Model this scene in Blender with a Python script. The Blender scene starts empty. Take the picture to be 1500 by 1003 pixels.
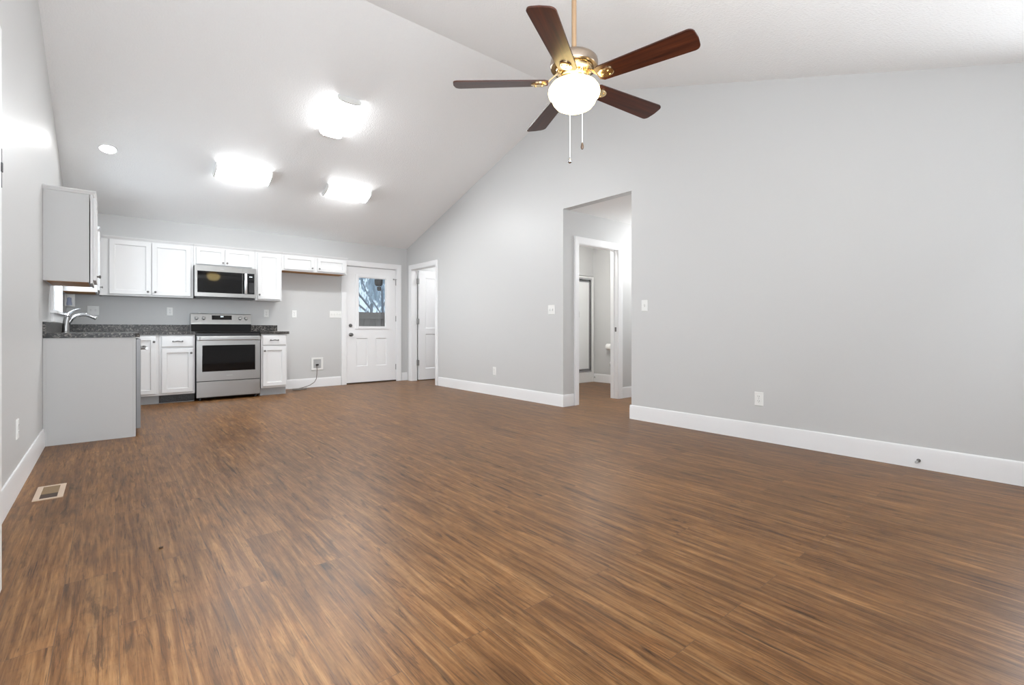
import bpy, bmesh, math, random
from mathutils import Vector, Matrix
random.seed(7)
PI = math.pi
SC = bpy.context.scene
COL = SC.collection

# ------------------------------------------------------------------ room numbers (metres)
XR, XL, YK, YF = 4.2405, -0.4194, 8.128, -0.35     # right wall, left wall, kitchen wall, wall behind
ZC, SL, ZR, YR = 2.4385, 0.3255, 3.784, 3.994      # eave height, slope, ridge height, ridge y
H = 0.95                                           # camera height
def zc(y):
    return ZC + (YK - y) * SL if y >= YR else ZR - (YR - y) * SL

# ------------------------------------------------------------------ camera
cd = bpy.data.cameras.new('camera'); cam = bpy.data.objects.new('camera', cd); COL.objects.link(cam)
cam.location = (0, 0, H); cam.rotation_euler = (PI/2, 0, -0.6962)
cd.sensor_fit = 'HORIZONTAL'; cd.sensor_width = 36; cd.lens = 703.81 / 1500 * 36
cd.shift_y = -(501.5 - 481.83) / 1500
cd.clip_start = 0.02; cd.clip_end = 200
SC.camera = cam

# ------------------------------------------------------------------ sky, exposure, large lights
SC.view_settings.view_transform = 'Standard'; SC.view_settings.look = 'None'
SC.view_settings.gamma = 1.0; SC.view_settings.use_curve_mapping = False
SC.view_settings.exposure = 0.17
w = bpy.data.worlds.new('sky'); SC.world = w; w.use_nodes = True
bg = w.node_tree.nodes['Background']; bg.inputs[0].default_value = (0.70, 0.81, 0.93, 1); bg.inputs[1].default_value = 1.25

def area(name, loc, direction, sx, sy, power, color=(1, 1, 1), spread=PI):
    l = bpy.data.lights.new(name, 'AREA'); l.shape = 'RECTANGLE'; l.size = sx; l.size_y = sy
    l.energy = power; l.color = color; l.spread = spread
    o = bpy.data.objects.new(name, l); COL.objects.link(o); o.location = loc
    o.rotation_euler = Vector(direction).to_track_quat('-Z', 'Y').to_euler()
    return o
def point(name, loc, power, color=(1, 1, 1), r=0.1):
    l = bpy.data.lights.new(name, 'POINT'); l.energy = power; l.color = color; l.shadow_soft_size = r
    o = bpy.data.objects.new(name, l); COL.objects.link(o); o.location = loc
    return o
DAY = (0.89, 0.945, 1.0)
area('fill_front_door', (XL + 0.03, 1.15, 1.08), (1, 0.3, 0.1), 0.9, 1.95, 50, DAY)        # added fill, standing for daylight from an assumed open front door
area('fill_behind_camera', (0.62, YF + 0.04, 1.45), (-0.2, 1, 1.0), 1.7, 1.0, 165, DAY)       # added fill; the window in the wall behind is made up
area('fill_beside_camera', (XR - 0.03, -0.07, 1.35), (-1, 0.0, -0.05), 0.45, 1.0, 24, DAY)      # added to brighten the left wall and ceiling; its window is invented
area('daylight_sink_window', (XL - 0.105, 6.62, 1.55), (1, 0, -0.1), 0.95, 0.9, 21, DAY)         # window over the sink
point('hall_lamp', (6.25, 3.5, 2.0), 34, (0.97, 0.985, 1.0), 0.25)
point('bathroom_lamp', (5.2, 4.45, 2.2), 40, (1.0, 0.985, 0.95), 0.10)
point('laundry_lamp', (5.3, 7.2, 2.2), 24, (0.97, 0.985, 1.0), 0.10)

# ------------------------------------------------------------------ materials
def mat(name, color=(0.8, 0.8, 0.8), rough=0.5, metal=0.0, spec=0.5, coat=0.0):
    m = bpy.data.materials.new(name); m.use_nodes = True
    b = m.node_tree.nodes['Principled BSDF']
    b.inputs['Base Color'].default_value = (*color, 1); b.inputs['Roughness'].default_value = rough
    b.inputs['Metallic'].default_value = metal; b.inputs['Specular IOR Level'].default_value = spec
    b.inputs['Coat Weight'].default_value = coat
    return m
def N(m, t, **kw):
    n = m.node_tree.nodes.new(t)
    for k, v in kw.items():
        if k in n.inputs: n.inputs[k].default_value = v
        else: setattr(n, k, v)
    return n
def LK(m, a, b): m.node_tree.links.new(a, b)
def bsdf(m): return m.node_tree.nodes['Principled BSDF']
def coords(m, scale=(1, 1, 1)):
    t = N(m, 'ShaderNodeTexCoord'); mp = N(m, 'ShaderNodeMapping'); mp.inputs['Scale'].default_value = scale
    LK(m, t.outputs['Object'], mp.inputs['Vector']); return mp.outputs['Vector']
def bump(m, height, strength, dist=0.01):
    b = N(m, 'ShaderNodeBump'); b.inputs['Strength'].default_value = strength; b.inputs['Distance'].default_value = dist
    LK(m, height, b.inputs['Height']); LK(m, b.outputs['Normal'], bsdf(m).inputs['Normal'])
def paint(name, color, rough, scale=0, strength=0.0, detail=2.0, spec=0.5, mott=0.0):
    m = mat(name, color, rough, spec=spec)
    if scale:
        v = coords(m); n = N(m, 'ShaderNodeTexNoise'); n.inputs['Scale'].default_value = scale; n.inputs['Detail'].default_value = detail
        LK(m, v, n.inputs['Vector']); bump(m, n.outputs['Fac'], strength)
    return m
def ramp(m, fac, stops):
    r = N(m, 'ShaderNodeValToRGB'); e = r.color_ramp.elements
    while len(e) < len(stops): e.new(0.5)
    for i, (p, c) in enumerate(stops): e[i].position = p; e[i].color = (*c, 1) if len(c) == 3 else c
    LK(m, fac, r.inputs['Fac']); return r.outputs['Color']
def emit(name, color, strength):
    m = mat(name, color, 0.4); b = bsdf(m)
    b.inputs['Emission Color'].default_value = (*color, 1); b.inputs['Emission Strength'].default_value = strength
    return m

M_WALL = paint('grey_wall_paint', (0.585, 0.585, 0.58), 0.42, 170, 0.05, 3)
M_CEIL = paint('textured_ceiling_paint', (0.91, 0.91, 0.905), 0.75, 75, 0.5, 4)
M_TRIM = paint('white_trim_paint', (0.84, 0.84, 0.845), 0.32, 40, 0.01)
M_CAB = paint('white_cabinet_paint', (0.70, 0.70, 0.70), 0.33, 60, 0.01)
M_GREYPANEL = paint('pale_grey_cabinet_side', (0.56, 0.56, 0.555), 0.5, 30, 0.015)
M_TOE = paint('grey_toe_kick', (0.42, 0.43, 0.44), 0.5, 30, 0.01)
M_PLASTIC = mat('white_plastic', (0.82, 0.82, 0.80), 0.3)
M_SLOT = mat('dark_slot', (0.03, 0.03, 0.03), 0.6)
M_GREYDOT = mat('grey_plastic', (0.42, 0.42, 0.42), 0.5)
M_CHROME = mat('chrome', (0.50, 0.50, 0.51), 0.16, 1.0)
M_PEWTER = mat('pewter', (0.20, 0.195, 0.19), 0.32, 1.0)
M_HINGE = mat('satin_nickel_hinge', (0.35, 0.345, 0.34), 0.35, 1.0)
M_NICKEL = mat('brushed_nickel', (0.36, 0.29, 0.23), 0.28, 1.0)
M_BRASS = mat('polished_brass', (0.80, 0.62, 0.36), 0.2, 1.0)
M_ROD = mat('satin_brass_rod', (0.45, 0.30, 0.18), 0.38, 0.6)
M_SATIN = mat('satin_steel_handle', (0.66, 0.66, 0.66), 0.34, 1.0)
M_BLACK = mat('black_enamel', (0.012, 0.012, 0.013), 0.28)
M_BLACKGLASS = mat('black_glass', (0.004, 0.004, 0.0045), 0.04, spec=0.36)
M_DARKVENT = mat('black_register', (0.025, 0.02, 0.018), 0.5)
M_RAWWOOD = mat('raw_cabinet_wood', (0.42, 0.20, 0.05), 0.6)
M_BEIGE = mat('beige_register', (0.56, 0.43, 0.32), 0.45)
M_DUCT = mat('dark_duct', (0.05, 0.028, 0.015), 0.7)
M_LOUVER = mat('tan_louver', (0.22, 0.145, 0.075), 0.5)
M_DISHSIDE = mat('dishwasher_grey', (0.22, 0.22, 0.225), 0.4, 0.5)
M_FOB = mat('dark_wood_fob', (0.10, 0.06, 0.035), 0.4)
M_CHAIN = mat('white_chain', (0.85, 0.83, 0.78), 0.4)
M_CORD = mat('grey_tube', (0.20, 0.18, 0.16), 0.4)
M_BLUE = mat('pale_blue_plastic', (0.50, 0.56, 0.74), 0.3)
M_DARKHANG = mat('dark_brown_planter', (0.05, 0.035, 0.028), 0.8)
M_BARK = mat('bark', (0.30, 0.32, 0.36), 0.9)
M_LEAF = mat('blue_green_foliage', (0.50, 0.60, 0.68), 0.8)
M_FENCE = paint('weathered_fence_wood', (0.27, 0.215, 0.18), 0.8, 12, 0.2)
M_GROUND = mat('outside_ground', (0.22, 0.2, 0.17), 0.9)
M_PORCELAIN = mat('porcelain', (0.85, 0.85, 0.84), 0.12)
M_PAPER = mat('tissue_paper', (0.88, 0.88, 0.87), 0.9)
M_SHOWERWALL = mat('white_fibreglass', (0.82, 0.82, 0.81), 0.25)
M_TUBE = emit('lit_diffuser', (0.96, 0.985, 1.0), 73.0)
M_TUBESIDE = emit('lit_diffuser_side', (0.96, 0.985, 1.0), 15.0)
M_CAN = emit('lit_downlight', (1.0, 0.99, 0.97), 60.0)
M_GLOBE = emit('lit_glass_bowl', (1.0, 0.78, 0.36), 8.0)
M_DISPLAY = emit('display_digits', (0.75, 0.85, 0.9), 0.9)

def steel(name, col, axis_scale, rough=0.3):
    m = mat(name, col, rough, 1.0)
    v = coords(m, axis_scale); n = N(m, 'ShaderNodeTexNoise'); n.inputs['Scale'].default_value = 1.0; n.inputs['Detail'].default_value = 4
    LK(m, v, n.inputs['Vector'])
    mr = N(m, 'ShaderNodeMapRange'); mr.inputs['To Min'].default_value = rough - 0.06; mr.inputs['To Max'].default_value = rough + 0.1
    LK(m, n.outputs['Fac'], mr.inputs['Value']); LK(m, mr.outputs['Result'], bsdf(m).inputs['Roughness'])
    return m
M_STEEL = steel('stainless_steel', (0.36, 0.36, 0.355), (3, 3, 300), 0.30)

def glass(name, tint, rough=0.0):
    m = bpy.data.materials.new(name); m.use_nodes = True; nt = m.node_tree; nt.nodes.remove(bsdf(m))
    out = nt.nodes['Material Output']; tr = N(m, 'ShaderNodeBsdfTransparent'); gl = N(m, 'ShaderNodeBsdfGlossy')
    tr.inputs[0].default_value = (*tint, 1); gl.inputs['Roughness'].default_value = 0.03
    mx = N(m, 'ShaderNodeMixShader'); mx.inputs[0].default_value = 0.07
    LK(m, tr.outputs[0], mx.inputs[1]); LK(m, gl.outputs[0], mx.inputs[2]); LK(m, mx.outputs[0], out.inputs['Surface'])
    return m
M_GLASS = glass('door_glass', (0.92, 0.96, 0.98))
M_SHOWERGLASS = mat('frosted_shower_glass', (0.82, 0.83, 0.82), 0.25)

def granite():
    m = mat('speckled_granite', rough=0.28, spec=0.3)
    v = coords(m)
    a = N(m, 'ShaderNodeTexNoise'); a.inputs['Scale'].default_value = 48; a.inputs['Detail'].default_value = 6; a.inputs['Roughness'].default_value = 0.75
    b = N(m, 'ShaderNodeTexVoronoi'); b.inputs['Scale'].default_value = 95
    c = N(m, 'ShaderNodeTexNoise'); c.inputs['Scale'].default_value = 26
    for n in (a, b, c): LK(m, v, n.inputs['Vector'])
    base = ramp(m, a.outputs['Fac'], [(0.42, (0.004, 0.004, 0.004)), (0.51, (0.014, 0.013, 0.012)), (0.58, (0.08, 0.076, 0.073)), (0.66, (0.42, 0.40, 0.38))])
    sp = ramp(m, b.outputs['Color'], [(0.0, (0.006, 0.006, 0.006)), (0.58, (0.022, 0.020, 0.019)), (0.90, (0.42, 0.38, 0.34))])
    mx = N(m, 'ShaderNodeMix', data_type='RGBA'); LK(m, c.outputs['Fac'], mx.inputs['Factor']); LK(m, base, mx.inputs['A']); LK(m, sp, mx.inputs['B'])
    LK(m, mx.outputs['Result'], bsdf(m).inputs['Base Color'])
    return m
M_GRANITE = granite()

def floorwood():
    m = mat('plank_floor', rough=0.35, spec=0.22)
    t = N(m, 'ShaderNodeTexCoord'); s = N(m, 'ShaderNodeSeparateXYZ'); LK(m, t.outputs['Object'], s.inputs[0])
    cb = N(m, 'ShaderNodeCombineXYZ'); LK(m, s.outputs['Y'], cb.inputs['X']); sx_ = N(m, 'ShaderNodeMath', operation='SUBTRACT'); sx_.inputs[1].default_value = 0.0195; LK(m, s.outputs['X'], sx_.inputs[0]); LK(m, sx_.outputs[0], cb.inputs['Y'])   # planks run along y
    br = N(m, 'ShaderNodeTexBrick'); br.offset = 0.37; br.offset_frequency = 2; br.squash = 1.0
    for k, v in (('Scale', 1.0), ('Mortar Size', 0.0011), ('Mortar Smooth', 0.3), ('Brick Width', 1.22), ('Row Height', 0.1505), ('Bias', 0.0)):
        br.inputs[k].default_value = v
    br.inputs['Color1'].default_value = (0, 0, 0, 1); br.inputs['Color2'].default_value = (1, 1, 1, 1); br.inputs['Mortar'].default_value = (0.5, 0.5, 0.5, 1)
    LK(m, cb.outputs[0], br.inputs['Vector'])
    rnd = N(m, 'ShaderNodeSeparateColor'); LK(m, br.outputs['Color'], rnd.inputs[0])
    off = N(m, 'ShaderNodeMath', operation='MULTIPLY'); off.inputs[1].default_value = 37.0; LK(m, rnd.outputs[0], off.inputs[0])
    def grain(sx, sy, scale, detail, rough=0.6, dist=0.0):
        mp = N(m, 'ShaderNodeMapping'); mp.inputs['Scale'].default_value = (sx, sy, 1); LK(m, cb.outputs[0], mp.inputs['Vector'])
        ad = N(m, 'ShaderNodeVectorMath', operation='ADD'); LK(m, mp.outputs[0], ad.inputs[0])
        c2 = N(m, 'ShaderNodeCombineXYZ'); LK(m, off.outputs[0], c2.inputs['X']); LK(m, off.outputs[0], c2.inputs['Z']); LK(m, c2.outputs[0], ad.inputs[1])
        n = N(m, 'ShaderNodeTexNoise'); n.inputs['Scale'].default_value = scale; n.inputs['Detail'].default_value = detail
        n.inputs['Roughness'].default_value = rough; n.inputs['Distortion'].default_value = dist
        LK(m, ad.outputs[0], n.inputs['Vector']); return n.outputs['Fac']
    g1 = grain(2.4, 46, 1.0, 8, 0.66, 0.5)      # broad streaks
    g2 = grain(9.0, 230, 1.0, 5, 0.62)           # fine fibres
    g3 = grain(2.2, 24, 1.3, 5, 0.6, 0.9)
    g4 = grain(2.6, 7, 1.6, 4, 0.6, 0.8)       # soft blotches        # dark cathedrals and knots
    base = ramp(m, g1, [(0.25, (0.060, 0.024, 0.0065)), (0.42, (0.132, 0.057, 0.0175)), (0.54, (0.195, 0.093, 0.033)), (0.64, (0.252, 0.131, 0.051)), (0.80, (0.35, 0.20, 0.092))])
    fib = ramp(m, g2, [(0.32, (0.62, 0.59, 0.56)), (0.46, (0.97, 0.97, 0.97)), (0.56, (1.02, 1.02, 1.02)), (0.72, (1.22, 1.22, 1.21))])
    m1 = N(m, 'ShaderNodeMix', data_type='RGBA', blend_type='MULTIPLY'); m1.inputs['Factor'].default_value = 1; LK(m, base, m1.inputs['A']); LK(m, fib, m1.inputs['B'])
    drk = ramp(m, g3, [(0.26, (0.36, 0.34, 0.34)), (0.36, (0.92, 0.92, 0.92)), (0.42, (1, 1, 1))])
    m2 = N(m, 'ShaderNodeMix', data_type='RGBA', blend_type='MULTIPLY'); m2.inputs['Factor'].default_value = 1; LK(m, m1.outputs['Result'], m2.inputs['A']); LK(m, drk, m2.inputs['B'])
    tone = ramp(m, rnd.outputs[0], [(0.0, (0.90, 0.89, 0.88)), (1.0, (1.10, 1.10, 1.10))])
    m3 = N(m, 'ShaderNodeMix', data_type='RGBA', blend_type='MULTIPLY'); m3.inputs['Factor'].default_value = 1; LK(m, m2.outputs['Result'], m3.inputs['A']); LK(m, tone, m3.inputs['B'])
    g5 = grain(5.0, 150, 1.0, 3, 0.55, 0.2)     # short dark dashes
    dash = ramp(m, g5, [(0.30, (0.42, 0.40, 0.40)), (0.37, (1, 1, 1))])
    g6 = grain(2.0, 20, 1.0, 6, 0.68, 1.6)      # grey-black figure
    fig = ramp(m, g6, [(0.565, (1, 1, 1)), (0.62, (0.66, 0.66, 0.69)), (0.70, (0.34, 0.35, 0.39))])
    g7 = grain(60, 26, 1.0, 2, 0.5, 0.0)        # cross-grain ticks
    tick = ramp(m, g7, [(0.30, (0.90, 0.90, 0.90)), (0.44, (1, 1, 1))])
    for tx in (dash, fig, tick):
        mm = N(m, 'ShaderNodeMix', data_type='RGBA', blend_type='MULTIPLY'); mm.inputs['Factor'].default_value = 1; LK(m, m3.outputs['Result'], mm.inputs['A']); LK(m, tx, mm.inputs['B']); m3 = mm
    blo = ramp(m, g4, [(0.32, (0.80, 0.80, 0.81)), (0.5, (0.98, 0.98, 0.98)), (0.68, (1.18, 1.17, 1.15))])
    m5 = N(m, 'ShaderNodeMix', data_type='RGBA', blend_type='MULTIPLY'); m5.inputs['Factor'].default_value = 1; LK(m, m3.outputs['Result'], m5.inputs['A']); LK(m, blo, m5.inputs['B']); m3 = m5
    m4 = N(m, 'ShaderNodeMix', data_type='RGBA'); LK(m, br.outputs['Fac'], m4.inputs['Factor']); LK(m, m3.outputs['Result'], m4.inputs['A']); m4.inputs['B'].default_value = (0.10, 0.055, 0.03, 1)
    LK(m, m4.outputs['Result'], bsdf(m).inputs['Base Color'])
    rr = N(m, 'ShaderNodeMapRange'); rr.inputs['To Min'].default_value = 0.30; rr.inputs['To Max'].default_value = 0.46
    LK(m, g1, rr.inputs['Value']); LK(m, rr.outputs['Result'], bsdf(m).inputs['Roughness'])
    bump(m, g2, 0.06, 0.004)
    return m
M_FLOOR = floorwood()

def bladewood():
    m = mat('cherry_blade', rough=0.36, coat=0.05, spec=0.35)
    v = coords(m, (2.5, 60, 20)); n = N(m, 'ShaderNodeTexNoise'); n.inputs['Scale'].default_value = 1; n.inputs['Detail'].default_value = 4
    LK(m, v, n.inputs['Vector'])
    c = ramp(m, n.outputs['Fac'], [(0.3, (0.016, 0.0035, 0.002)), (0.6, (0.048, 0.011, 0.004)), (0.8, (0.075, 0.019, 0.007))])
    LK(m, c, bsdf(m).inputs['Base Color']); return m
M_BLADE = bladewood()

# ------------------------------------------------------------------ mesh helpers
OFF = {}
def ident(a, b, c): return (a, b, c)
def FK(yf): return lambda u, w_, d: (u, yf - d, w_)          # faces -Y, u = x
def FL(xf): return lambda u, w_, d: (xf + d, u, w_)          # faces +X, u = y
def FR(xf): return lambda u, w_, d: (xf - d, u, w_)          # faces -X, u = y
def FB(yf): return lambda u, w_, d: (u, yf + d, w_)          # faces +Y, u = x
class MB:
    def __init__(s, f=ident): s.bm = bmesh.new(); s.f = f
    def v(s, p): return s.bm.verts.new(s.f(*p))
    def face(s, vs):
        try: return s.bm.faces.new(vs)
        except ValueError: return None
    def box(s, a0, a1, b0, b1, c0, c1, bevel=0.0, seg=2):
        vs = [s.v((a, b, c)) for a in (a0, a1) for b in (b0, b1) for c in (c0, c1)]
        fs = [s.face([vs[i] for i in q]) for q in ((0, 1, 3, 2), (4, 6, 7, 5), (0, 4, 5, 1), (2, 3, 7, 6), (0, 2, 6, 4), (1, 5, 7, 3))]
        if bevel:
            es = list({e for f in fs for e in f.edges})
            bmesh.ops.bevel(s.bm, geom=es, offset=bevel, segments=seg, affect='EDGES', profile=0.5, clamp_overlap=True)
        return s
    def loft(s, rings, cap0=True, cap1=True):
        R = [[s.v(p) for p in r] for r in rings]
        n = len(R[0])
        for a, b in zip(R, R[1:]):
            for i in range(n): s.face([a[i], a[(i+1) % n], b[(i+1) % n], b[i]])
        if cap0: s.face(R[0][::-1])
        if cap1: s.face(R[-1])
        return s
    def rects(s, rs, cap0=True, cap1=True):   # (u0,u1,w0,w1,d)
        return s.loft([[(u0, w0, d), (u1, w0, d), (u1, w1, d), (u0, w1, d)] for u0, u1, w0, w1, d in rs], cap0, cap1)
    def prism(s, poly, ax, c0, c1):           # poly of 2d points in the two other axes, extruded along axis ax
        def p3(p, c):
            q = list(p); q.insert(ax, c); return tuple(q)
        return s.loft([[p3(p, c0) for p in poly], [p3(p, c1) for p in poly]])
    def lathe(s, prof, c=(0, 0, 0), axis=2, seg=32):
        rings = []
        for r, h in prof:
            ring = []
            for i in range(seg):
                a = 2 * PI * i / seg; x, y = max(r, 1e-5) * math.cos(a), max(r, 1e-5) * math.sin(a)
                q = {2: (x, y, h), 1: (x, h, y), 0: (h, x, y)}[axis]
                ring.append((c[0] + q[0], c[1] + q[1], c[2] + q[2]))
            rings.append(ring)
        return s.loft(rings)
    def tube(s, pts, r, seg=10):
        P = [Vector(p) for p in pts]; rings = []; up = Vector((0, 0, 1)); prev = None
        for i, p in enumerate(P):
            t = (P[min(i+1, len(P)-1)] - P[max(i-1, 0)]).normalized()
            if prev is None:
                a = up if abs(t.dot(up)) < 0.9 else Vector((1, 0, 0)); x = t.cross(a).normalized()
            else:
                x = (prev - t * prev.dot(t)).normalized()
            prev = x; y = t.cross(x); rr = r[i] if isinstance(r, (list, tuple)) else r
            rings.append([tuple(p + (x * math.cos(2*PI*k/seg) + y * math.sin(2*PI*k/seg)) * rr) for k in range(seg)])
        return s.loft(rings)
    def ball(s, c, r, sz=1.0, seg=12):
        prof = [(r * math.sin(PI * i / 8), -r * sz * math.cos(PI * i / 8)) for i in range(9)]
        return s.lathe(prof, c, 2, seg)
    def grid(s, us, ws, holes, t0, t1, through=(), prof=None):
        """slab d=t0..t1 over breakpoints us x ws; holes = cells (i,j) with a recessed panel; through = cells open right through"""
        for i in range(len(us)-1):
            for j in range(len(ws)-1):
                u0, u1, w0, w1 = us[i], us[i+1], ws[j], ws[j+1]
                q = lambda d: [s.v((u0, w0, d)), s.v((u1, w0, d)), s.v((u1, w1, d)), s.v((u0, w1, d))]
                if (i, j) in through:
                    a, b = q(t0), q(t1)
                    for k in range(4): s.face([a[k], a[(k+1) % 4], b[(k+1) % 4], b[k]])
                    continue
                s.face(q(t0))
                if (i, j) in holes:
                    rs = [(u0, u1, w0, w1, t1)] + [(u0+e, u1-e, w0+e, w1-e, t1+d) for e, d in prof]
                    s.rects(rs, cap0=False)
                else: s.face(q(t1))
        U, W = (us[0], us[-1]), (ws[0], ws[-1])
        for a, b in zip(us, us[1:]):
            for w_ in W: s.face([s.v((a, w_, t0)), s.v((b, w_, t0)), s.v((b, w_, t1)), s.v((a, w_, t1))])
        for a, b in zip(ws, ws[1:]):
            for u in U: s.face([s.v((u, a, t0)), s.v((u, b, t0)), s.v((u, b, t1)), s.v((u, a, t1))])
        bmesh.ops.remove_doubles(s.bm, verts=s.bm.verts, dist=1e-5)
        return s

def obj(name, mb, m, parent=None, angle=35, **props):
    bm = mb.bm
    bmesh.ops.recalc_face_normals(bm, faces=bm.faces)
    off = OFF.get(parent.name, Vector((0, 0, 0))) if parent else Vector((0, 0, 0))
    if off.length: bmesh.ops.translate(bm, verts=bm.verts, vec=-off)
    me = bpy.data.meshes.new(name); bm.to_mesh(me); bm.free()
    me.materials.append(m)
    for p in me.polygons: p.use_smooth = True
    me.set_sharp_from_angle(angle=math.radians(angle))
    o = bpy.data.objects.new(name, me); COL.objects.link(o)
    wn = o.modifiers.new('normals', 'WEIGHTED_NORMAL'); wn.keep_sharp = True; wn.weight = 60
    if parent: o.parent = parent; OFF[o.name] = off
    for k, v in props.items(): o[k] = v
    return o
def thing(name, label, cat, loc=(0, 0, 0), group=None, kind=None):
    o = bpy.data.objects.new(name, None); COL.objects.link(o); o.location = loc; o.empty_display_size = 0.1
    OFF[o.name] = Vector(loc); o['label'] = label; o['category'] = cat
    if group: o['group'] = group
    if kind: o['kind'] = kind
    return o
def tag(o, label, cat, group=None):
    o['label'] = label; o['category'] = cat
    if group: o['group'] = group
    return o
def struct(name, mb, m, parent=None): return obj(name, mb, m, parent, kind='structure')

# ------------------------------------------------------------------ room shell
T = 0.11
mb = MB(); mb.box(-1.2, 7.4, -0.6, 8.25, -0.08, 0.0); struct('floor', mb, M_FLOOR)
mb = MB()
A0, A1 = XL - 0.12, XR + T
mb.prism([(YF-0.12, zc(YF-0.12)), (YR, ZR), (YK+0.12, zc(YK+0.12)), (YK+0.12, zc(YK+0.12)+0.1), (YR, ZR+0.1), (YF-0.12, zc(YF-0.12)+0.1)], 0, A0, A1)
struct('ceiling', mb, M_CEIL)

def wallseg(mb, x0, x1, y0, y1, zb=0.0, zt=None):
    if zt is not None: poly = [(y0, zb), (y1, zb), (y1, zt), (y0, zt)]
    else:
        poly = [(y0, zb), (y1, zb), (y1, zc(y1))]
        if y0 < YR < y1: poly.append((YR, ZR))
        poly.append((y0, zc(y0)))
    mb.prism(poly, 0, x0, x1)

HO0, HO1, HOZ = 3.098, 4.100, 2.417      # hall opening
LD0, LD1, LDZ = 7.085, 7.955, 2.05       # laundry door opening
mb = MB()
wallseg(mb, XR, XR+T, YF-0.12, HO0); wallseg(mb, XR, XR+T, HO0, HO1, HOZ); wallseg(mb, XR, XR+T, HO1, LD0)
wallseg(mb, XR, XR+T, LD0, LD1, LDZ); wallseg(mb, XR, XR+T, LD1, YK+0.12)
struct('wall_right', mb, M_WALL)
WY0, WY1, WZ0, WZ1 = 6.14, 7.12, 1.10, 2.02   # window over the sink
mb = MB()
wallseg(mb, XL-0.12, XL, YF-0.12, WY0); wallseg(mb, XL-0.12, XL, WY0, WY1, 0, WZ0); wallseg(mb, XL-0.12, XL, WY0, WY1, WZ1); wallseg(mb, XL-0.12, XL, WY1, YK+0.12)
struct('wall_left', mb, M_WALL)
KD0, KD1, KDZ = 3.085, 4.045, 2.055      # back door opening
mb = MB()
mb.box(XL, KD0, YK, YK+0.12, 0, ZC).box(KD1, XR, YK, YK+0.12, 0, ZC).box(KD0, KD1, YK, YK+0.12, KDZ, ZC)
struct('wall_back', mb, M_WALL)
mb = MB(); mb.box(XL, XR, YF-0.12, YF, 0, zc(YF)); struct('wall_front', mb, M_WALL)

# hall, bathroom and laundry beyond the right wall
BD0, BD1, BDZ = 4.505, 5.318, 2.04       # bathroom door opening
mb = MB(); mb.box(XR+T, BD0, HO1, HO1+T, 0, HOZ).box(BD1, 7.1, HO1, HO1+T, 0, HOZ).box(BD0, BD1, HO1, HO1+T, BDZ, HOZ)
struct('wall_hall', mb, M_WALL)
mb = MB(); mb.box(XR+T, 7.1, HO0-T, HO0, 0, HOZ); struct('wall_hall_near', mb, M_WALL)
mb = MB(); mb.box(7.1, 7.2, HO0-T, 5.75, 0, HOZ); struct('wall_hall_end', mb, M_WALL)
mb = MB(); mb.box(XR+T, 7.2, HO0-T, 6.0, HOZ, HOZ+0.1); struct('ceiling_hall', mb, M_CEIL)
BX, BY = 6.72, 5.74
mb = MB(); mb.box(BX, 7.1, HO1+T, BY, 0, HOZ); struct('wall_bathroom', mb, M_WALL)
mb = MB(); mb.box(XR+T, 7.2, BY+0.42, BY+0.52, 0, HOZ).box(5.55, 5.72, BY, BY+0.42, 0, HOZ).box(BX, 7.2, BY, BY+0.42, 0, HOZ).box(5.72, BX, BY, BY+0.42, 1.90, HOZ).box(XR+T, 5.55, BY, BY+0.1, 0, HOZ)
struct('wall_bathroom_shower', mb, M_WALL)
mb = MB(); mb.box(XR+T, 6.6, YK, YK+0.12, 0, ZC).box(6.5, 6.6, 6.35, YK, 0, ZC).box(XR+T, 6.6, 6.27, 6.35, 0, ZC); struct('wall_laundry', mb, M_WALL)
mb = MB(); mb.box(XR+T, 6.6, 6.27, YK+0.12, ZC, ZC+0.1); struct('ceiling_laundry', mb, M_CEIL)

# baseboards
BBP = [(0, 0), (0.014, 0), (0.014, 0.112), (0.0105, 0.118), (0.0105, 0.136), (0.006, 0.1465), (0, 0.1465)]
def base_seg(mb, f, u0, u1):
    g = mb.f; mb.f = f
    mb.loft([[(u0, z, d) for d, z in BBP], [(u1, z, d) for d, z in BBP]]); mb.f = g
mb = MB(); base_seg(mb, FL(XL), 2.62, 5.40); struct('baseboard_left', mb, M_TRIM)
mb = MB(); base_seg(mb, FR(XR), YF, HO0+0.014); struct('baseboard_right', mb, M_TRIM)
mb = MB(); base_seg(mb, FR(XR), HO1-0.014, 6.995); base_seg(mb, FK(HO1), XR, 4.424); struct('baseboard_right_far', mb, M_TRIM)
mb = MB(); base_seg(mb, FK(YK), 1.99, 3.0); struct('baseboard_back', mb, M_TRIM)
mb = MB(); base_seg(mb, FK(YK), 4.128, XR); struct('baseboard_corner', mb, M_TRIM)
mb = MB(); base_seg(mb, FK(HO1), 5.402, 7.1); struct('baseboard_hall', mb, M_TRIM)
mb = MB(); base_seg(mb, FR(BX), HO1+T, BY); struct('baseboard_bathroom', mb, M_TRIM)

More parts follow.
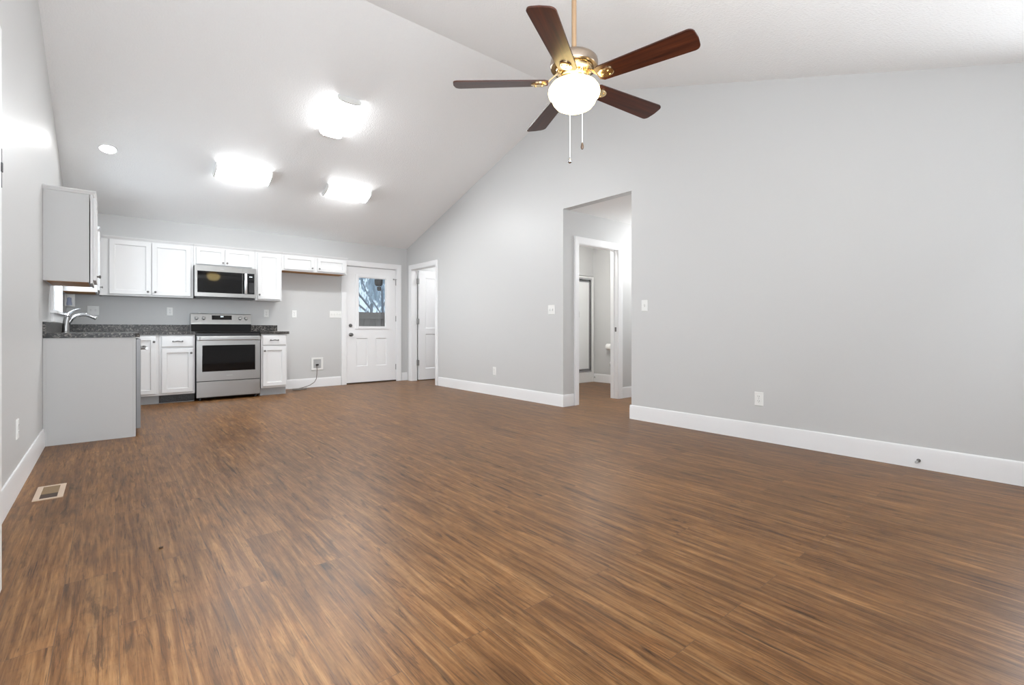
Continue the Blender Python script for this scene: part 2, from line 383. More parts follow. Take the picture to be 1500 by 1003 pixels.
# door casings and jambs
CAS = [(0.0, 0.010), (0.006, 0.013), (0.055, 0.017), (0.062, 0.021), (0.080, 0.021), (0.083, 0.018), (0.083, 0.0), (0.0, 0.0)]
def casing(mb, f, u0, u1, zt, z0=0.0, sill=False):
    """mitred casing round an opening u0..u1 up to zt, profile across its width"""
    g = mb.f; mb.f = f
    for (pa, pb, dira, dirb) in (((u0, z0), (u0, zt), (-1, 0), (-1, 1)), ((u0, zt), (u1, zt), (-1, 1), (1, 1)), ((u1, zt), (u1, z0), (1, 1), (1, 0))):
        mb.loft([[(pa[0]+dira[0]*e, pa[1]+dira[1]*e, d) for e, d in CAS], [(pb[0]+dirb[0]*e, pb[1]+dirb[1]*e, d) for e, d in CAS]])
    mb.f = g
def jamb(mb, f, u0, u1, zt, depth, t=0.018):
    g = mb.f; mb.f = f
    mb.box(u0, u0+t, 0, zt, -depth, 0.0).box(u1-t, u1, 0, zt, -depth, 0.0).box(u0+t, u1-t, zt-t, zt, -depth, 0.0); mb.f = g
mb = MB(); casing(mb, FK(YK), KD0+0.01, KD1-0.01, KDZ-0.01); jamb(mb, FK(YK), KD0, KD1, KDZ, 0.12); struct('trim_1', mb, M_TRIM)
mb = MB(); casing(mb, FR(XR), LD0+0.012, LD1-0.012, LDZ-0.012); jamb(mb, FR(XR), LD0, LD1, LDZ, T); struct('trim_2', mb, M_TRIM)
mb = MB(); casing(mb, FK(HO1), BD0+0.012, BD1-0.012, BDZ-0.012); jamb(mb, FK(HO1), BD0, BD1, BDZ, T)
mb.f = ident; mb.box(BD1-0.030, BD1-0.018, HO1+0.055, HO1+T, 0, BDZ-0.018).box(BD0+0.018, BD0+0.03, HO1+0.055, HO1+T, 0, BDZ-0.018); tr3 = struct('trim_3', mb, M_TRIM)
mb = MB(); mb.box(BD1-0.0195, BD1-0.0175, HO1+0.018, HO1+0.045, 0.915, 0.975); obj('strike_plate', mb, M_PEWTER, tr3)

# ------------------------------------------------------------------ back door with half glass
def hinge(mb, f, u, z, d):
    g = mb.f; mb.f = f
    mb.box(u-0.013, u+0.013, z-0.05, z+0.05, d-0.003, d+0.001)
    for k in range(5): mb.box(u-0.006, u+0.006, z-0.05+k*0.02+0.001, z-0.05+(k+1)*0.02-0.001, d, d+0.013)
    mb.f = g
d1 = thing('door_1', 'white back door with half-height glass beside the refrigerator space', 'door', (3.565, YK, 0), kind='structure')
X0, X1 = KD0+0.021, KD1-0.021
f = FK(YK+0.02)
us = [X0, 3.285, 3.49, 3.64, 3.845, X1]
# lower part and frame around the lite
PD = [(0.010, -0.011), (0.022, -0.011), (0.045, -0.001)]
mb = MB(f)
mb.grid([X0, 3.285, 3.49, 3.64, 3.845, X1], [0.022, 0.30, 0.79, 0.985], {(1, 1), (3, 1)}, -0.045, 0.0, prof=PD)
mb.grid([X0, 3.300, 3.853, X1], [0.985, 0.986, 1.868, 2.032], set(), -0.045, 0.0, through={(1, 1)})
leaf = obj('door_leaf', mb, M_TRIM, d1)
mb = MB(f)   # raised frame round the glass
u0, u1, w0, w1 = 3.262, 3.895, 0.952, 1.905
for (a, b, c, e) in ((u0, 3.323, w0, w1), (3.831, u1, w0, w1), (3.323, 3.831, w0, 0.998), (3.323, 3.831, 1.856, w1)):
    mb.box(a, b, c, e, -0.01, 0.012, 0.004)
obj('glass_frame', mb, M_TRIM, d1)
mb = MB(f); mb.box(3.31, 3.84, 0.985, 1.868, -0.026, -0.020); obj('pane', mb, M_GLASS, d1)
mb = MB(f); mb.box(3.815, 3.83, 1.0, 1.855, -0.012, -0.006).box(3.322, 3.83, 1.846, 1.857, -0.014, -0.004); obj('blind_track', mb, M_TRIM, d1)
mb = MB(); mb.lathe([(0.031, 0), (0.031, 0.006), (0.024, 0.009), (0.011, 0.012), (0.011, 0.035), (0.022, 0.042), (0.029, 0.052), (0.029, 0.062), (0.02, 0.072), (0, 0.074)], (0, 0, 0), 1, 24)
for v_ in mb.bm.verts: v_.co = Vector((v_.co.x + 3.178, YK + 0.02 - v_.co.y, v_.co.z + 0.853))
obj('knob', mb, M_PEWTER, d1)
mb = MB(); mb.lathe([(0.030, 0), (0.030, 0.008), (0.026, 0.014), (0, 0.014)], (0, 0, 0), 1, 24)
for v_ in mb.bm.verts: v_.co = Vector((v_.co.x + 3.178, YK + 0.02 - v_.co.y, v_.co.z + 1.012))
dl = obj('deadbolt', mb, M_PEWTER, d1)
mb = MB(FK(YK+0.02)); mb.box(3.173, 3.183, 0.995, 1.029, 0.012, 0.024, 0.002); obj('thumb_turn', mb, M_PEWTER, dl)
for z in (1.80, 1.14, 0.26):
    mb = MB(); hinge(mb, FK(YK+0.02), X1+0.006, z, 0.0); obj('hinge', mb, M_HINGE, d1)
mb = MB(FK(YK)); mb.box(X1-0.05, X1+0.03, 1.853, 1.863, -0.018, 0.004, 0.002).box(X1-0.055, X1-0.045, 1.845, 1.870, -0.02, -0.002, 0.002); obj('door_stop', mb, M_HINGE, d1)
mb = MB(FK(YK)); mb.box(KD0+0.018, KD1-0.018, 0.0, 0.020, -0.10, -0.005, 0.004); obj('threshold', mb, M_DUCT, d1)

# laundry door standing open
d2 = thing('door_2', 'white two-panel door standing open in the corner doorway', 'door', (XR+T, 7.91, 0), kind='structure')
f = FK(7.900)
LX0 = XR + T + 0.016
mb = MB(f); mb.grid([LX0, LX0+0.135, LX0+0.665, LX0+0.80], [0.014, 0.215, 0.86, 0.965, 1.90, 2.028], {(1, 1), (1, 3)}, -0.035, 0.0, prof=[(0.012, -0.012), (0.030, -0.012), (0.055, -0.001)])
obj('door_leaf', mb, M_TRIM, d2)
for z in (1.83, 1.09, 0.33):
    mb = MB(); mb.box(XR+T-0.012, XR+T+0.022, 7.897, 7.935, z-0.05, z+0.05).tube([(XR+T-0.002, 7.892, z-0.052), (XR+T-0.002, 7.892, z+0.052)], 0.008); obj('hinge', mb, M_HINGE, d2)

# front door folded back along the left wall, only its edge in view
d3 = thing('door_3', 'white front door swung back along the left wall closest to the viewer', 'door', (XL+0.08, 1.65, 0), kind='structure')
mb = MB()
mb.loft([[(-0.345, 1.62, z), (-0.308, 1.62, z), (-0.301, 2.512, z), (-0.338, 2.512, z)] for z in (0.012, 2.03)])
obj('door_leaf', mb, M_TRIM, d3)
mb = MB(); mb.box(-0.3015, -0.297, 2.494, 2.511, 1.515, 1.548, 0.001).box(-0.303, -0.300, 2.506, 2.5125, 1.46, 1.60); obj('latch', mb, M_SLOT, d3)
mb = MB(); mb.box(XL, -0.345, 1.60, 1.635, 0.2, 0.3).box(XL, -0.345, 1.60, 1.635, 1.75, 1.85); obj('hinge', mb, M_HINGE, d3)

# frames added on uncut walls around the fill lights beside and behind the camera
mb = MB(); casing(mb, FB(YF), -0.25, 1.49, 1.98, 0.92); mb.f = FB(YF); mb.box(-0.33, 1.57, 0.87, 0.92, 0.0, 0.03, 0.004); struct('fill_frame_behind', mb, M_TRIM)  # made-up window frame and sill dressing the rear fill light
mb = MB(); casing(mb, FR(XR), -0.24, 0.08, 1.90, 0.80); mb.f = FR(XR); mb.box(-0.30, 0.14, 0.75, 0.80, 0.0, 0.025, 0.004); struct('fill_frame_beside', mb, M_TRIM)  # invented narrow window frame round the side fill, out of view
mb = MB(); casing(mb, FL(XL), 0.68, 1.61, 2.07); struct('added_door_trim', mb, M_TRIM)  # casing added round the door fill; the wall behind is solid
# window over the sink
w1_ = thing('window_1', 'white framed window over the sink on the left wall', 'window', (XL, 6.63, WZ0), kind='structure')
mb = MB(FL(XL))
for (a, b, c, e) in ((WY0-0.085, WY0, WZ0-0.085, WZ1+0.085), (WY1, WY1+0.075, WZ0-0.085, WZ1+0.085), (WY0, WY1, WZ1, WZ1+0.085), (WY0, WY1, WZ0-0.085, WZ0)):
    mb.box(a, b, c, e, 0.0, 0.02, 0.003)
obj('window_casing', mb, M_TRIM, w1_)
mb = MB(FL(XL))
mb.box(WY0-0.1, WY1+0.09, WZ0-0.005, WZ0+0.02, -0.02, 0.05, 0.004); obj('window_sill', mb, M_TRIM, w1_)
mb = MB(FL(XL))
for (a, b, c, e) in ((WY0, WY0+0.045, WZ0, WZ1), (WY1-0.045, WY1, WZ0, WZ1), (WY0, WY1, WZ1-0.045, WZ1), (WY0, WY1, WZ0+0.02, WZ0+0.065), (WY0, WY1, 1.54, 1.58)):
    mb.box(a, b, c, e, -0.085, -0.055, 0.002)
sa = obj('window_sash', mb, M_TRIM, w1_)
mb = MB(FL(XL)); mb.box(WY0+0.04, WY1-0.04, WZ0+0.05, WZ1-0.04, -0.073, -0.068); obj('pane', mb, M_GLASS, sa)

# ------------------------------------------------------------------ cabinets
def knob(door, f, u, w_, d):
    mb = MB(); mb.lathe([(0.008, 0), (0.006, 0.003), (0.005, 0.012), (0.011, 0.016), (0.014, 0.021), (0.012, 0.027), (0.0, 0.030)], (0, 0, 0), 2, 14)
    for v_ in mb.bm.verts: v_.co = Vector(f(u + v_.co.x, w_ + v_.co.y, d + v_.co.z))
    obj('knob', mb, M_PEWTER, door)
def pull(drawer, f, u, w_, d):
    mb = MB()
    pts = [(u-0.05, w_, d), (u-0.05, w_, d+0.018), (u-0.035, w_-0.004, d+0.026), (u, w_+0.003, d+0.028), (u+0.035, w_-0.004, d+0.026), (u+0.05, w_, d+0.018), (u+0.05, w_, d)]
    mb.tube([f(*p) for p in pts], [0.006, 0.0055, 0.005, 0.0075, 0.005, 0.0055, 0.006], 8)
    mb.ball(f(u-0.05, w_, d+0.004), 0.010, 1, 8).ball(f(u+0.05, w_, d+0.004), 0.010, 1, 8)
    obj('handle', mb, M_PEWTER, drawer)
def door(par, f, u0, u1, w0, w1, kn=None, stile=0.052, d0=0.001, t=0.020):
    mb = MB(f); a = stile
    mb.rects([(u0, u1, w0, w1, d0), (u0, u1, w0, w1, d0+t-0.003), (u0+0.003, u1-0.003, w0+0.003, w1-0.003, d0+t),
              (u0+a, u1-a, w0+a, w1-a, d0+t), (u0+a+0.004, u1-a-0.004, w0+a+0.004, w1-a-0.004, d0+t-0.009),
              (u0+a+0.020, u1-a-0.020, w0+a+0.020, w1-a-0.020, d0+t-0.013)])
    o = obj('door', mb, M_CAB, par)
    if kn: knob(o, f, kn[0], kn[1], d0+t)
    return o
def drawer(par, f, u0, u1, w0, w1, d0=0.001, t=0.020):
    mb = MB(f)
    mb.rects([(u0, u1, w0, w1, d0), (u0, u1, w0, w1, d0+t-0.005), (u0+0.008, u1-0.008, w0+0.008, w1-0.008, d0+t)])
    o = obj('drawer', mb, M_CAB, par)
    pull(o, f, (u0+u1)/2, (w0+w1)/2, d0+t)
    return o
CROWN = [(0.0, 0.0), (0.0, 0.030), (0.022, 0.030), (0.022, 0.022), (0.016, 0.016), (0.008, 0.0)]   # (out, up)
def crown_run(mb, f, u0, u1, w_, e0=0.0, e1=0.0):
    g = mb.f; mb.f = f
    mb.loft([[(u0 - (d if e0 else 0), w_ + z, d) for d, z in CROWN], [(u1 + (d if e1 else 0), w_ + z, d) for d, z in CROWN]]); mb.f = g
UF = YK - 0.31          # front plane of the upper boxes
fu = FK(UF)
DEP = 0.31
def upper(name, label, u0, u1, w0, w1, doors, group='white upper cabinets'):
    t = thing(name, label, 'cabinet', ((u0+u1)/2, YK, w0), group)
    mb = MB(fu); mb.box(u0, u1, w0, w1, -DEP+0.001, 0.0, 0.0015); obj('body', mb, M_CAB, t)
    return t
UT = 2.085
# tall pair on the left
t = upper('upper_cabinet', 'wide white upper cabinet with two tall doors in the kitchen corner', -0.105, 0.868, 1.372, UT, None)
door(t, fu, -0.012, 0.407, 1.392, 2.068, (0.372, 1.432)); door(t, fu, 0.414, 0.835, 1.392, 2.068, (0.449, 1.432))
mb = MB(); crown_run(mb, fu, -0.105, 0.868, UT); obj('crown_molding', mb, M_CAB, t)
# above the microwave
t = upper('upper_cabinet', 'short white cabinet with two doors right above the microwave', 0.870, 1.626, 1.822, UT, None)
door(t, fu, 0.898, 1.238, 1.842, 2.068, (1.216, 1.878), 0.042); door(t, fu, 1.244, 1.585, 1.842, 2.068, (1.266, 1.878), 0.042)
mb = MB(); crown_run(mb, fu, 0.870, 1.626, UT); obj('crown_molding', mb, M_CAB, t)
# narrow
t = upper('upper_cabinet', 'narrow white upper cabinet with one door right of the microwave', 1.628, 1.990, 1.372, UT, None)
door(t, fu, 1.655, 1.965, 1.392, 2.068, (1.678, 1.455))
mb = MB(); crown_run(mb, fu, 1.628, 1.990, UT); obj('crown_molding', mb, M_CAB, t)
# over the refrigerator space
t = upper('upper_cabinet', 'short wide white cabinet over the empty refrigerator space by the back door', 1.992, 2.985, 1.842, UT, None)
door(t, fu, 2.020, 2.458, 1.862, 2.068, (2.430, 1.902), 0.045); door(t, fu, 2.512, 2.955, 1.862, 2.068, (2.540, 1.902), 0.045)
mb = MB(); crown_run(mb, fu, 1.992, 2.985, UT, 0, 1)
crown_run(mb, FR(2.985) if False else (lambda u, w_, d: (2.985 + d, u, w_)), UF, YK, UT); obj('crown_molding', mb, M_CAB, t)
mb = MB(fu); mb.box(2.02, 2.96, 1.840, 1.842, -DEP+0.02, -0.02); obj('underside', mb, M_RAWWOOD, t)

# left wall uppers
LUF = XL + 0.305
fl = FL(LUF)
YP = 5.40
t = thing('upper_cabinet', 'white upper cabinet on the left wall, its grey side facing the room', 'cabinet', (XL, 5.7, 1.345), 'white upper cabinets')
mb = MB(); mb.box(XL+0.001, LUF-0.023, YP, 6.02, 1.345, 2.085, 0.001); obj('body', mb, M_GREYPANEL, t)
mb = MB(); mb.box(LUF-0.016, LUF, YP, 6.02, 1.337, 2.085, 0.001).box(LUF-0.026, LUF-0.016, YP+0.3, 6.02, 1.345, 2.085); obj('face_frame', mb, M_CAB, t)
mb = MB(); mb.box(XL+0.02, LUF-0.03, YP+0.02, 6.0, 1.3425, 1.345); obj('underside', mb, M_RAWWOOD, t)
door(t, fl, YP+0.02, 5.705, 1.365, 2.065, (5.685, 1.42)); door(t, fl, 5.712, 6.0, 1.365, 2.065, (5.735, 1.42))
mb = MB(); crown_run(mb, fl, YP, 6.02, 2.085, 1, 0); crown_run(mb, FK(YP), XL, LUF, 2.085, 0, 1); obj('crown_molding', mb, M_CAB, t)
t = thing('upper_cabinet', 'white corner cabinet on the left wall past the sink window', 'cabinet', (XL, 7.6, 1.372), 'white upper cabinets')
mb = MB(); mb.box(XL+0.001, LUF, 7.215, 7.77, 1.372, 2.085, 0.001); obj('body', mb, M_CAB, t)
mb = MB(); mb.box(XL+0.02, LUF-0.02, 7.235, 7.75, 1.3695, 1.372); obj('underside', mb, M_RAWWOOD, t)
door(t, fl, 7.235, 7.76, 1.392, 2.065, (7.262, 1.432))
mb = MB(); crown_run(mb, fl, 7.215, 7.77, 2.085, 1, 0); crown_run(mb, FK(7.215), XL, LUF, 2.085, 0, 1); obj('crown_molding', mb, M_CAB, t)

# base cabinets, kitchen wall
BF = YK - 0.61
fb = FK(BF)
CT = 0.877      # top of boxes
def base(label, u0, u1, toe=True, group='white base cabinets'):
    t = thing('base_cabinet', label, 'cabinet', ((u0+u1)/2, YK, 0), group)
    mb = MB(fb); mb.box(u0, u1, 0.108, CT, -0.608, 0.0, 0.001); obj('body', mb, M_CAB, t)
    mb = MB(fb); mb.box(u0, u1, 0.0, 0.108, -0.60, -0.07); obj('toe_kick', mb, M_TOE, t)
    return t
t = base('white corner base cabinet, its one tall door half behind the dishwasher', 0.20, 0.470)
door(t, fb, 0.206, 0.440, 0.135, 0.862, (0.418, 0.79))
t = base('white base cabinet with a drawer left of the range', 0.472, 0.852)
drawer(t, fb, 0.497, 0.832, 0.722, 0.862); door(t, fb, 0.497, 0.832, 0.135, 0.700, (0.808, 0.640))
t = base('small white base cabinet with a drawer right of the range', 1.640, 1.985)
drawer(t, fb, 1.660, 1.965, 0.722, 0.862); door(t, fb, 1.660, 1.965, 0.135, 0.700, (1.682, 0.640))
t = thing('floor_register', 'black vent grille set in the toe kick left of the range', 'vent', (0.66, BF+0.07, 0.0))
mb = MB(FK(BF+0.07)); 
for (a, b, c, e) in ((0.475, 0.85, 0.008, 0.022), (0.475, 0.85, 0.09, 0.104), (0.475, 0.495, 0.022, 0.09), (0.83, 0.85, 0.022, 0.09), (0.655, 0.67, 0.022, 0.09)): mb.box(a, b, c, e, 0.0, 0.008)
obj('frame', mb, M_DARKVENT, t)
mb = MB(FK(BF+0.07))
for k in range(6): mb.box(0.495, 0.83, 0.026+k*0.011, 0.030+k*0.011, 0.0005, 0.006)
obj('louver', mb, M_BLACK, t)
mb = MB(FK(BF+0.07)); mb.box(0.474, 0.851, 0.007, 0.105, 0.0002, 0.0008); obj('backing', mb, M_BLACK, t)

# left run: end panel, dishwasher, sink base
LBF = XL + 0.59
t = thing('end_panel', 'large pale grey panel closing the end of the sink counter', 'cabinet panel', (XL, YP, 0))
mb = MB(); mb.box(XL+0.001, LBF, YP, YP+0.02, 0.0, CT, 0.001); obj('panel', mb, M_GREYPANEL, t)
mb = MB(); mb.box(LBF-0.018, LBF+0.002, YP-0.004, YP+0.022, 0.004, CT, 0.001); obj('edge_strip', mb, M_GREYPANEL, t)
mb = MB(); mb.box(XL+0.001, XL+0.020, YP-0.005, YP, 0.0, CT, 0.001); obj('scribe_strip', mb, M_GREYPANEL, t)
t = thing('dishwasher', 'dark steel dishwasher seen edge-on behind the grey end panel', 'dishwasher', (XL, 5.75, 0))
mb = MB(); mb.box(XL+0.03, LBF, YP+0.03, 6.03, 0.10, 0.865); obj('tub', mb, M_DISHSIDE, t)
mb = MB(); mb.box(LBF+0.004, LBF+0.038, YP+0.035, 6.025, 0.065, 0.862, 0.004); dd = obj('door', mb, M_DISHSIDE, t)
mb = MB(); mb.tube([(LBF+0.038, 5.50, 0.775), (LBF+0.085, 5.50, 0.775)], 0.010, 8).tube([(LBF+0.038, 5.96, 0.775), (LBF+0.085, 5.96, 0.775)], 0.010, 8).tube([(LBF+0.085, 5.47, 0.775), (LBF+0.085, 5.99, 0.775)], 0.013, 12); obj('handle', mb, M_HINGE, dd)
mb = MB(); mb.box(LBF-0.05, LBF-0.02, YP+0.03, 6.03, 0.0, 0.10); obj('toe_kick', mb, M_DISHSIDE, t)
t = thing('base_cabinet', 'white sink base cabinet along the left wall behind the dishwasher', 'cabinet', (XL, 6.5, 0), 'white base cabinets')
fs = FL(LBF)
mb = MB(); mb.box(XL+0.001, LBF, 6.035, 6.06, 0.108, CT).box(XL+0.001, LBF, 7.23, 7.50, 0.108, CT).box(LBF-0.02, LBF, 6.06, 7.23, 0.108, CT).box(XL+0.001, LBF-0.02, 6.06, 7.23, 0.108, 0.13); obj('body', mb, M_CAB, t)
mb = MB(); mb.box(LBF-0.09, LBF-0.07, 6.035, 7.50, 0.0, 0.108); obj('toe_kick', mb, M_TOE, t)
door(t, fs, 6.06, 6.62, 0.135, 0.70, (6.59, 0.65)); door(t, fs, 6.63, 7.19, 0.135, 0.70, (6.66, 0.65))

# granite worktop and backsplash
CZ0, CZ1 = 0.878, 0.916
CXF = XL + 0.622
t = thing('countertop', 'black and grey speckled granite worktop with backsplash round the sink corner', 'countertop', (XL, YK, CZ0))
SX0, SX1, SY0, SY1 = XL+0.13, XL+0.52, 6.30, 7.00
mb = MB()
# end slab with a rounded corner
poly = [(XL+0.001, YP-0.018), (XL+0.001, SY0), (CXF, SY0)]
r_ = 0.04
for k in range(7):
    a = -k * PI/2/6; poly.append((CXF - r_ + r_*math.cos(a), YP-0.018 + r_ + r_*math.sin(a)))
mb.prism(poly, 2, CZ0, CZ1)
mb.box(XL+0.001, SX0, SY0, SY1, CZ0, CZ1).box(SX1, CXF, SY0, SY1, CZ0, CZ1).box(XL+0.001, CXF, SY1, YK-0.001, CZ0, CZ1)
mb.box(CXF, 0.856, BF-0.028, YK-0.001, CZ0, CZ1)
bmesh.ops.remove_doubles(mb.bm, verts=mb.bm.verts, dist=1e-5)
obj('slab', mb, M_GRANITE, t)
mb = MB(); mb.box(XL+0.001, XL+0.022, YP-0.018, YK-0.001, CZ1, 1.010, 0.002).box(XL+0.022, 0.856, YK-0.022, YK-0.001, CZ1, 1.010, 0.002); obj('backsplash', mb, M_GRANITE, t)
mb = MB()
rr = [(SX0, SX1, SY0, SY1)]
def rc(x0, x1, y0, y1, z): return [(x0, y0, z), (x1, y0, z), (x1, y1, z), (x0, y1, z)]
mb.loft([rc(SX0-0.004, SX1+0.004, SY0-0.004, SY1+0.004, CZ0-0.001), rc(SX0, SX1, SY0, SY1, CZ0-0.002), rc(SX0+0.02, SX1-0.02, SY0+0.02, SY1-0.02, 0.70), rc(SX0+0.06, SX1-0.06, SY0+0.06, SY1-0.06, 0.69)], cap0=False)
si = obj('sink_basin', mb, M_STEEL, t)
t = thing('countertop', 'short piece of speckled granite worktop with backsplash right of the range', 'countertop', (1.8, YK, CZ0))
mb = MB(); mb.box(1.630, 2.010, BF-0.028, YK-0.001, CZ0, CZ1, 0.003); obj('slab', mb, M_GRANITE, t)
mb = MB(); mb.box(1.630, 2.000, YK-0.022, YK-0.001, CZ1, 1.010, 0.002); obj('backsplash', mb, M_GRANITE, t)

# faucet
FYc = 6.60
CZ1 += 0.0008
t = thing('faucet', 'silver single-lever faucet with a low curved spout at the sink', 'faucet', (-0.335, FYc, CZ1))
mb = MB()
mb.lathe([(0.034, 0), (0.034, 0.006), (0.026, 0.012), (0, 0.012)], (-0.345, FYc, CZ1), 2, 20)
pts = []; rad = []
for k in range(9):
    s_ = k/8; pts.append((-0.345 - 0.004*s_ + 0.018*s_*s_, FYc, CZ1 + 0.012 + 0.145*s_)); rad.append(0.030 - 0.004*s_)
mb.tube(pts, rad, 16)
obj('body', mb, M_HINGE, t)
mb = MB()
P = [(-0.340, 0.965), (-0.322, 1.015), (-0.300, 1.055), (-0.268, 1.083), (-0.230, 1.096), (-0.190, 1.096), (-0.155, 1.084), (-0.118, 1.062)]
mb.tube([(x, FYc, z) for x, z in P], [0.016, 0.017, 0.017, 0.018, 0.019, 0.019, 0.020, 0.019], 14); sp_ = obj('spout', mb, M_CHROME, t)
mb = MB(); mb.tube([(-0.122, FYc, 1.064), (-0.112, FYc, 1.056)], [0.0195, 0.017], 14); obj('spray_tip', mb, M_PEWTER, sp_)
mb = MB(); mb.lathe([(0.026, 0), (0.030, 0.008), (0.028, 0.022), (0.016, 0.034), (0, 0.036)], (-0.333, FYc, CZ1+0.157), 2, 18)
mb.tube([(-0.330, FYc, 1.098), (-0.312, FYc, 1.118), (-0.285, FYc, 1.138), (-0.256, FYc, 1.150), (-0.236, FYc, 1.154)], [0.011, 0.010, 0.009, 0.008, 0.007], 10); obj('lever', mb, M_CHROME, t)

# small device on the wall in the corner
t = thing('corner_dispenser', 'small white and blue plastic holder on the wall in the sink corner', 'holder', (-0.40, 7.85, 1.22), None)
mb = MB(); mb.box(XL, XL+0.085, 7.98, 8.01, 1.225, 1.378, 0.006).box(XL, XL+0.016, 7.80, 7.98, 1.225, 1.37, 0.004); obj('housing', mb, M_PLASTIC, t)
mb = MB(); mb.lathe([(0.026, 0), (0.026, 0.03), (0.02, 0.045), (0.02, 0.09), (0, 0.10)], (XL+0.040, 7.84, 1.235), 2, 16); obj('bottle', mb, M_BLUE, t)

# ------------------------------------------------------------------ range
RX0, RX1 = 0.860, 1.622
RC = (RX0+RX1)/2
RF = YK - 0.655
t = thing('range', 'stainless steel electric range with black oven window', 'range', (RC, YK-0.3, 0))
mb = MB(); mb.box(RX0+0.004, RX1-0.004, RF+0.03, YK-0.02, 0.035, 0.895); 
for x in (RX0+0.05, RX1-0.05):
    for y in (RF+0.08, YK-0.08): mb.lathe([(0.018, 0), (0.018, 0.036)], (x, y, 0), 2, 10)
obj('body', mb, M_BLACK, t)
mb = MB(); mb.box(RX0, RX1, RF+0.012, YK-0.07, 0.893, 0.918, 0.004); ck = obj('cooktop', mb, M_BLACKGLASS, t)
fr = FK(RF+0.03)
mb = MB(fr); mb.box(RX0+0.003, RX1-0.003, 0.862, 0.893, 0.0, 0.012, 0.002); obj('front_rail', mb, M_BLACK, t)
mb = MB(fr)
mb.grid([RX0+0.004, RX0+0.066, RX1-0.066, RX1-0.004], [0.262, 0.385, 0.735, 0.858], set(), 0.0, 0.036, through={(1, 1)})
od = obj('oven_door', mb, M_STEEL, t)
mb = MB(fr); mb.rects([(RX0+0.060, RX1-0.060, 0.380, 0.740, 0.0), (RX0+0.060, RX1-0.060, 0.380, 0.740, 0.030), (RX0+0.072, RX1-0.072, 0.392, 0.728, 0.033)]); obj('oven_window', mb, M_BLACKGLASS, od)
mb = MB(fr); mb.box(RX0+0.035, RX1-0.035, 0.800, 0.850, 0.056, 0.082, 0.008, 3).box(RX0+0.006, RX0+0.040, 0.797, 0.853, 0.030, 0.078, 0.005).box(RX1-0.040, RX1-0.006, 0.797, 0.853, 0.030, 0.078, 0.005); obj('handle', mb, M_STEEL, od)
mb = MB(fr); mb.box(RC-0.035, RC+0.035, 0.322, 0.331, 0.036, 0.037); obj('badge', mb, M_GREYDOT, od)
mb = MB(fr); mb.box(RX0+0.004, RX1-0.004, 0.045, 0.252, 0.0, 0.034, 0.004); obj('storage_drawer', mb, M_STEEL, t)
# backguard
mb = MB()
mb.prism([(YK-0.085, 0.915), (YK-0.022, 0.915), (YK-0.022, 1.168), (YK-0.060, 1.172), (YK-0.072, 1.164), (YK-0.090, 1.040), (YK-0.090, 1.022)], 0, RX0+0.002, RX1-0.002); bgd = obj('control_panel', mb, M_STEEL, t)
mb = MB(); mb.box(RX0+0.003, RX1-0.003, YK-0.094, YK-0.08, 0.918, 1.020, 0.002); obj('black_splash', mb, M_BLACKGLASS, t)
def fbg(u, w_, d):      # leaning face of the backguard: w 0..1 up the face
    y0, z0, y1, z1 = YK-0.090, 1.040, YK-0.072, 1.164
    n = Vector((0, -(z1-z0), (y1-y0))).normalized()
    return (u, y0 + (y1-y0)*w_ + n.y*d, z0 + (z1-z0)*w_ + n.z*d)
mb = MB(fbg); mb.box(RC-0.125, RC+0.125, 0.36, 0.86, -0.004, 0.0015); dp = obj('display', mb, M_BLACKGLASS, bgd)
mb = MB(fbg)
for x in (-0.016, -0.004, 0.010): mb.box(RC+x, RC+x+0.009, 0.66, 0.80, 0.0015, 0.002)
obj('digits', mb, M_DISPLAY, dp)
for x in (RX0+0.068, RX0+0.155, RX1-0.150, RX1-0.070):
    mb = MB(); mb.lathe([(0.026, 0), (0.026, 0.004), (0.021, 0.006), (0.019, 0.026), (0.016, 0.03), (0, 0.03)], (0, 0, 0), 2, 20)
    mb.box(-0.004, 0.004, -0.017, 0.017, 0.028, 0.035, 0.001)
    for v_ in mb.bm.verts: v_.co = Vector(fbg(x + v_.co.x, 0.52 + v_.co.y/0.125, v_.co.z))
    obj('knob', mb, M_STEEL, bgd)
t = thing('bottle_cap', 'tiny white cap lying on top of the range control panel', 'cap', (RX0+0.11, YK-0.05, 1.171))
mb = MB(); mb.lathe([(0.014, 0), (0.014, 0.012), (0.011, 0.018), (0, 0.018)], (RX0+0.11, YK-0.045, 1.1705), 2, 16); obj('shell', mb, M_PLASTIC, t)

# ------------------------------------------------------------------ microwave
MX0, MX1, MZ0, MZ1 = 0.873, 1.622, 1.392, 1.818
MF = YK - 0.40
t = thing('microwave', 'stainless over-the-range microwave with black glass door', 'microwave', ((MX0+MX1)/2, YK, MZ0))
mb = MB(); mb.box(MX0, MX1, MF+0.03, YK-0.002, MZ0+0.012, MZ1, 0.002).box(MX0+0.02, MX1-0.02, MF+0.05, YK-0.03, MZ0-0.012, MZ0+0.012); obj('body', mb, M_BLACK, t)
fm = FK(MF+0.03)
PX = MX1 - 0.178
mb = MB(fm); mb.grid([MX0, MX0+0.03, PX-0.0, PX+0.001], [MZ0+0.006, MZ0+0.058, MZ1-0.072, MZ1], set(), 0.0, 0.03, through={(1, 1)})
mb.bm.faces.ensure_lookup_table(); md = obj('door', mb, M_STEEL, t)
mb = MB(fm); mb.rects([(MX0+0.028, PX+0.0, MZ0+0.056, MZ1-0.070, 0.0), (MX0+0.028, PX+0.0, MZ0+0.056, MZ1-0.070, 0.0285)]); obj('door_glass', mb, M_BLACKGLASS, md)
mb = MB(fm); hp = []
for k in range(9):
    s_ = k/8; hp.append((PX+0.045-0.004*math.sin(PI*s_), MZ0+0.062 + (MZ1-MZ0-0.138)*s_, 0.036 + 0.022*math.sin(PI*s_)))
